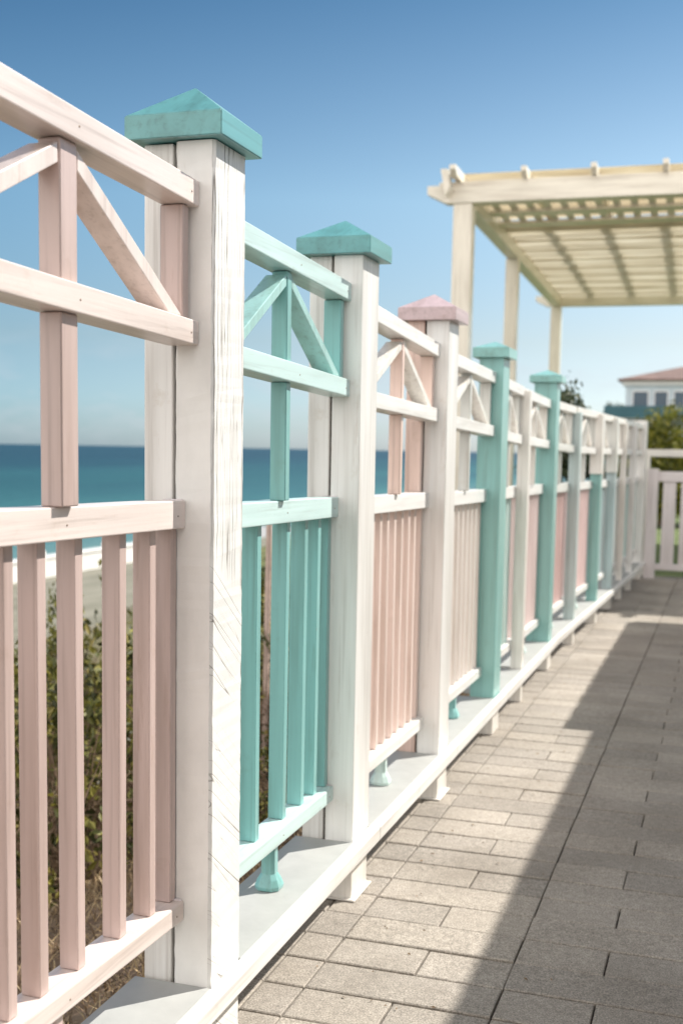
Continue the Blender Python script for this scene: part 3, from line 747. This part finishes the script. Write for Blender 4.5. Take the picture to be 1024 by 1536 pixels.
def add_leaf(bm, p, n, size, rnd, asp=.5):
    n = n.normalized(); a = n.orthogonal().normalized(); a.rotate(Matrix.Rotation(rnd.uniform(0, 6.28), 3, n)); b = n.cross(a)
    l, w = size, size * asp
    v = [bm.verts.new(p + a * (-l / 2)), bm.verts.new(p + b * w / 2 + n * l * .08), bm.verts.new(p + a * (l / 2)), bm.verts.new(p - b * w / 2 + n * l * .08)]
    bm.faces.new(v)
def add_tube(bm, p, q, r0, r1, seg=4):
    d = (q - p).normalized(); a = d.orthogonal().normalized(); b = d.cross(a)
    r = [[bm.verts.new(c + (a * math.cos(k * 6.283 / seg) + b * math.sin(k * 6.283 / seg)) * rr) for k in range(seg)] for c, rr in ((p, r0), (q, r1))]
    for k in range(seg): j = (k + 1) % seg; bm.faces.new((r[0][k], r[0][j], r[1][j], r[1][k]))
def crown(rx, ry, rz, nclump, per, size, seed, low=.15, twigs=60, cl=.2):
    """clumps of leaf faces spread through the volume, dark gaps between; returns leaves bm and twigs bm"""
    rnd = random.Random(seed); bl, bt = bmesh.new(), bmesh.new()
    for c in range(nclump):
        while True:
            v = Vector((rnd.uniform(-1, 1), rnd.uniform(-1, 1), rnd.uniform(0, 1)))
            if .35 < v.length < 1: break
        f = rnd.uniform(.8, 1.12)
        ctr = Vector((v.x * rx * f, v.y * ry * f, low * rz + v.z * rz * (1 - low) * f))
        r = cl * rnd.uniform(.6, 1.3)
        for k in range(int(per * rnd.uniform(.5, 1.4))):
            d = Vector((rnd.gauss(0, 1), rnd.gauss(0, 1), rnd.gauss(0, .8))).normalized() * r * rnd.random() ** .4
            nn = (d.normalized() + Vector((rnd.uniform(-.9, .9), rnd.uniform(-.9, .9), rnd.uniform(-.4, .9))))
            add_leaf(bl, ctr + d, nn, size * rnd.uniform(.6, 1.4), rnd)
        if c % 2 == 0: 
            m = ctr * .5 + Vector((rnd.uniform(-.1, .1) * rx, rnd.uniform(-.1, .1) * ry, rz * .05))
            add_tube(bt, Vector((rnd.uniform(-.12, .12) * rx, rnd.uniform(-.12, .12) * ry, 0)), m, .012, .008); add_tube(bt, m, ctr, .008, .003)
    for k in range(twigs):
        a = rnd.uniform(0, 6.28); p = Vector((math.cos(a) * rx * rnd.uniform(.1, .9), math.sin(a) * ry * rnd.uniform(.1, .9), rnd.uniform(0, .5) * rz))
        q = p + Vector((rnd.uniform(-.3, .3), rnd.uniform(-.3, .3), rnd.uniform(.0, .45)))
        add_tube(bt, p, q, .006, .002, 3)
    return bl, bt
protos = []
for s in range(3):
    bl, bt = crown(.95, .95, 1.75, 90, 42, .074, 11 + s, .08, 420, .19)
    ml = bpy.data.meshes.new('foliage'); bl.to_mesh(ml); bl.free(); ml.materials.append(LEAF)
    mt = bpy.data.meshes.new('branches'); bt.to_mesh(mt); bt.free(); mt.materials.append(TWIG)
    protos.append((ml, mt))
def shrub(i, x, y, s, sz, label):
    r = thing('shrub', label, 'shrub', (x, y, hgt(x, y) - .03), 'scrub bushes on the slope below the fence', i * 1.7)
    r.scale = (s, s, sz)
    for nm, me in zip(('foliage', 'branches'), protos[i % 3]):
        link(bpy.data.objects.new(nm, me), r)
GAPS = ['seen between the leftmost pink pickets', 'behind the middle pickets of the pink panel', 'behind the pink picket next to the cracked white post',
        'behind the left gap of the teal panel', 'behind the narrow slot of the teal panel']
spots = [(-5.3, 6.6, 1.0, .85, 'yellow green scrub bush behind the middle pickets of the nearest pink panel'),
 (-4.35, 7.9, .85, 1.16, 'olive green scrub bush behind the last pink pickets, its top against the sand'),
 (-3.6, 5.9, .85, .93, 'low scrub bush close behind the pink pickets'),
 (-6.7, 7.0, 1.1, .75, 'scrub bush farthest left down the slope, in front of the sand'),
 (-6.2, 9.6, 1.3, .78, 'broad scrub bush lower on the slope behind the nearest white post'),
 (-3.9, 9.9, 1.1, .88, 'olive scrub bush seen through the left slot of the teal panel'),
 (-2.9, 7.5, .75, .64, 'small scrub bush near the ledge behind the teal panel'),
 (-5.0, 12.3, 1.3, 1.0, 'scrub bush beyond the peach panel'),
 (-3.3, 12.8, 1.0, .9, 'scrub bush behind the greige panel'),
 (-8.0, 11.5, 1.6, .70, 'large scrub bush lowest on the slope towards the beach'),
 (-2.35, 5.2, .42, .42, 'little green scrub bush under the teal panel, by the ledge')]
for i, (x, y, s, sz, lb) in enumerate(spots): shrub(i, x, y, s, sz, lb)

def dry_grass():
    rnd = random.Random(21); bm = bmesh.new()
    for k in range(26000):
        x = -1.55 - rnd.random() ** 1.3 * 4.2; y = rnd.uniform(1.8, 10.5)
        z = hgt(x, y) - .01
        a = rnd.uniform(0, 6.28); l = rnd.uniform(.05, .20); w = .0035
        d = Vector((math.cos(a), math.sin(a), rnd.uniform(.1, 1.1))).normalized() * l
        s = Vector((-math.sin(a), math.cos(a), 0)) * w; p = Vector((x, y, z)); m_ = p + d * .55 + Vector((0, 0, .02))
        v = [bm.verts.new(p - s), bm.verts.new(p + s), bm.verts.new(m_ + s * .8), bm.verts.new(m_ - s * .8), bm.verts.new(p + d)]
        bm.faces.new(v[:4]); bm.faces.new((v[3], v[2], v[4]))
    o = obj('dry_grass', bm, DRY); struct(o, 'stuff', 'dry straw and dead grass covering the slope below the fence'); o['category'] = 'dry grass'
dry_grass()

def stake():
    x, y = -2.9, 7.3
    bm = bmesh.new(); z = hgt(x, y)
    add_tube(bm, Vector((x, y, z - .1)), Vector((x + .02, y, 1.30)), .022, .02, 10)
    o = obj('garden_stake', bm, simple('stake_wood', (.55, .42, .36), .8, .2, 20))
    tag(o, 'thin pinkish wooden stake in the scrub, seen through a slot of the teal panel', 'stake')
stake()

def tree(name, label, x, y, z0, h, rx, ry, rz, nclump, per, size, mat, seed, tr=.05, cl=.2, low=.1):
    t = thing(name, label, 'tree' if 'tree' in name else 'bush', (x, y, z0), None)
    bm = bmesh.new(); rnd = random.Random(seed)
    pts = [Vector((0, 0, -.1)), Vector((rnd.uniform(-.06, .06), rnd.uniform(-.06, .06), h * .5)), Vector((0, 0, h + rz * .4))]
    add_tube(bm, pts[0], pts[1], tr, tr * .75, 8); add_tube(bm, pts[1], pts[2], tr * .75, tr * .35, 8)
    for k in range(7):
        a = rnd.uniform(0, 6.28); q = Vector((math.cos(a) * rx * .7, math.sin(a) * ry * .7, h + rz * rnd.uniform(.3, .8)))
        add_tube(bm, pts[1].lerp(pts[2], rnd.uniform(.1, .7)), q, tr * .4, tr * .12, 5)
    obj('trunk', bm, TWIG, t)
    bl, bt = crown(rx, ry, rz, nclump, per, size, seed, low, 10, cl)
    bt.free()
    bmesh.ops.translate(bl, verts=bl.verts, vec=(0, 0, h)); obj('crown', bl, mat, t)
tree('small_tree', 'small leafy tree showing above the fence right of the farther teal capped post', -1.85, 13.6, -.15, 1.40, .40, .40, 1.22, 120, 34, .07, LEAF_DK, 4, .035, .13)
tree('yellow_bush', 'rounded yellow green bush behind the gate, left of the villa', -1.60, 31.0, -.12, .15, 1.15, 1.15, 2.75, 260, 60, .12, LEAF_YL, 9, .08, .32)
tree('hedge_bush', 'dark green bush behind the gate at the right edge of the photo', 1.0, 33.0, -.12, .1, 1.9, 1.2, 1.75, 200, 60, .12, LEAF_DK, 10, .08, .28)
for i, (x, y, h, w, lb) in enumerate([(-11.4, 100, 3.2, 1.1, 'leftmost dark distant tree beside the villa'), (-9.2, 99, 3.3, 1.3, 'second dark distant tree, nearest to the villa balcony'),
                                      (-6.0, 70, 1.6, 3.2, 'wide dark distant tree below the villa balcony'), (-1.0, 68, 1.2, 4.0, 'dark distant tree in front of the villa terrace wall')]):
    tree('background_tree', lb, x, y, -.2, h * .3, w, w, h if i > 1 else h + 1.6, 70, 50, .22, LEAF_DK, 30 + i, .12, .5)

# ------------------------------------------------------------------ light
SUN = Vector((.68, .73, 1.02)).normalized()
el = math.asin(SUN.z); az = math.atan2(SUN.x, SUN.y)
w = bpy.data.worlds.new('World'); sc.world = w; w.use_nodes = True; nt = w.node_tree; nt.nodes.clear()
out = nt.nodes.new('ShaderNodeOutputWorld'); bg = nt.nodes.new('ShaderNodeBackground'); nt.links.new(bg.outputs[0], out.inputs[0])
sky = nt.nodes.new('ShaderNodeTexSky'); sky.sky_type = 'NISHITA'; sky.sun_disc = False; sky.sun_elevation = el; sky.sun_rotation = az
sky.air_density = 1.0; sky.dust_density = 0.3; sky.ozone_density = 1.6; sky.altitude = 10
tc = nt.nodes.new('ShaderNodeTexCoord'); mp = nt.nodes.new('ShaderNodeMapping'); mp.inputs['Scale'].default_value = (5, 5, 16); nt.links.new(tc.outputs['Generated'], mp.inputs[0])
n = nt.nodes.new('ShaderNodeTexNoise'); n.inputs['Scale'].default_value = 1.2; n.inputs['Detail'].default_value = 7; n.inputs['Roughness'].default_value = .6; nt.links.new(mp.outputs[0], n.inputs[0])
r = ramp(nt, n.outputs[0], [(.47, (0, 0, 0)), (.70, (.7,) * 3)])
sep = nt.nodes.new('ShaderNodeSeparateXYZ'); nt.links.new(tc.outputs['Generated'], sep.inputs[0])
lo = ramp(nt, sep.outputs[2], [(0.0, (.5,) * 3), (.03, (1, 1, 1)), (.07, (.55,) * 3), (.11, (0, 0, 0))])
f = mixc(nt, 1.0, r.outputs[0], lo.outputs[0], 'MULTIPLY')
tint = ramp(nt, sep.outputs[2], [(0.0, (.42, .54, .81)), (.04, (.53, .63, .82)), (.09, (.59, .61, .65)), (.20, (.68, .76, .75)), (.35, (.30, .46, .53)), (1.0, (.30, .42, .50))])
skc = mixc(nt, 1.0, sky.outputs[0], tint.outputs[0], 'MULTIPLY')
mrx = nt.nodes.new('ShaderNodeMapRange'); mrx.inputs['From Min'].default_value = -.6; mrx.inputs['From Max'].default_value = .0; nt.links.new(sep.outputs[0], mrx.inputs[0])
azt = ramp(nt, mrx.outputs[0], [(0.0, (.64, .76, .80)), (1.0, (1.26, 1.10, 1.0))])
skc = mixc(nt, 1.0, skc, azt.outputs[0], 'MULTIPLY')
c = mixc(nt, f, skc, (3.7, 3.85, 4.2))
# unseen bright clouds added behind the camera as neutral fill light
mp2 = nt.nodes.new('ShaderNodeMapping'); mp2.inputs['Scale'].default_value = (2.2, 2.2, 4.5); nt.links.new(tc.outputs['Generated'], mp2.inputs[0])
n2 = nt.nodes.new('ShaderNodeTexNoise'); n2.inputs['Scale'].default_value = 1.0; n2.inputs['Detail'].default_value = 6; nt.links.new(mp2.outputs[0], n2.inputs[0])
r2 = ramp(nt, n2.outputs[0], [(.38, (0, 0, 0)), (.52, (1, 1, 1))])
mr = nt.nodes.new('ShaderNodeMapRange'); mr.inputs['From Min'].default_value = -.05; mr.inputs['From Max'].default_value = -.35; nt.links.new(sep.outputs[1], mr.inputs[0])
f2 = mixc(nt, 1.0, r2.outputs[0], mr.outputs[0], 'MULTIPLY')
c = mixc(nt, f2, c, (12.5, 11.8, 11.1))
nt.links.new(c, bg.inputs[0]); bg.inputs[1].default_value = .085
s = bpy.data.lights.new('sun', 'SUN'); s.energy = 3.3; s.angle = R(.53); s.color = (1, .955, .88)
so = bpy.data.objects.new('sun', s); so.rotation_euler = SUN.to_track_quat('Z', 'Y').to_euler(); so.location = (4, 4, 12); link(so)

# ------------------------------------------------------------------ camera
cam = bpy.data.cameras.new('camera'); co = bpy.data.objects.new('camera', cam); link(co)
co.matrix_world = Matrix.Translation((0, 0, 1.65)) @ Matrix.Rotation(R(18), 4, 'Z') @ Matrix.Rotation(R(90 - 6), 4, 'X') @ Matrix.Rotation(R(1.0), 4, 'Z')
cam.sensor_fit = 'VERTICAL'; cam.sensor_height = 36; cam.lens = 1770 / 1536 * 36
cam.shift_y = 92.53 / 1536
cam.clip_start = .05; cam.clip_end = 200000
cam.dof.use_dof = True; cam.dof.focus_distance = 3.1; cam.dof.aperture_fstop = 3.2; cam.dof.aperture_blades = 0
sc.camera = co
sc.view_settings.view_transform = 'Standard'; sc.view_settings.look = 'None'; sc.view_settings.exposure = 1.15; sc.view_settings.gamma = 1
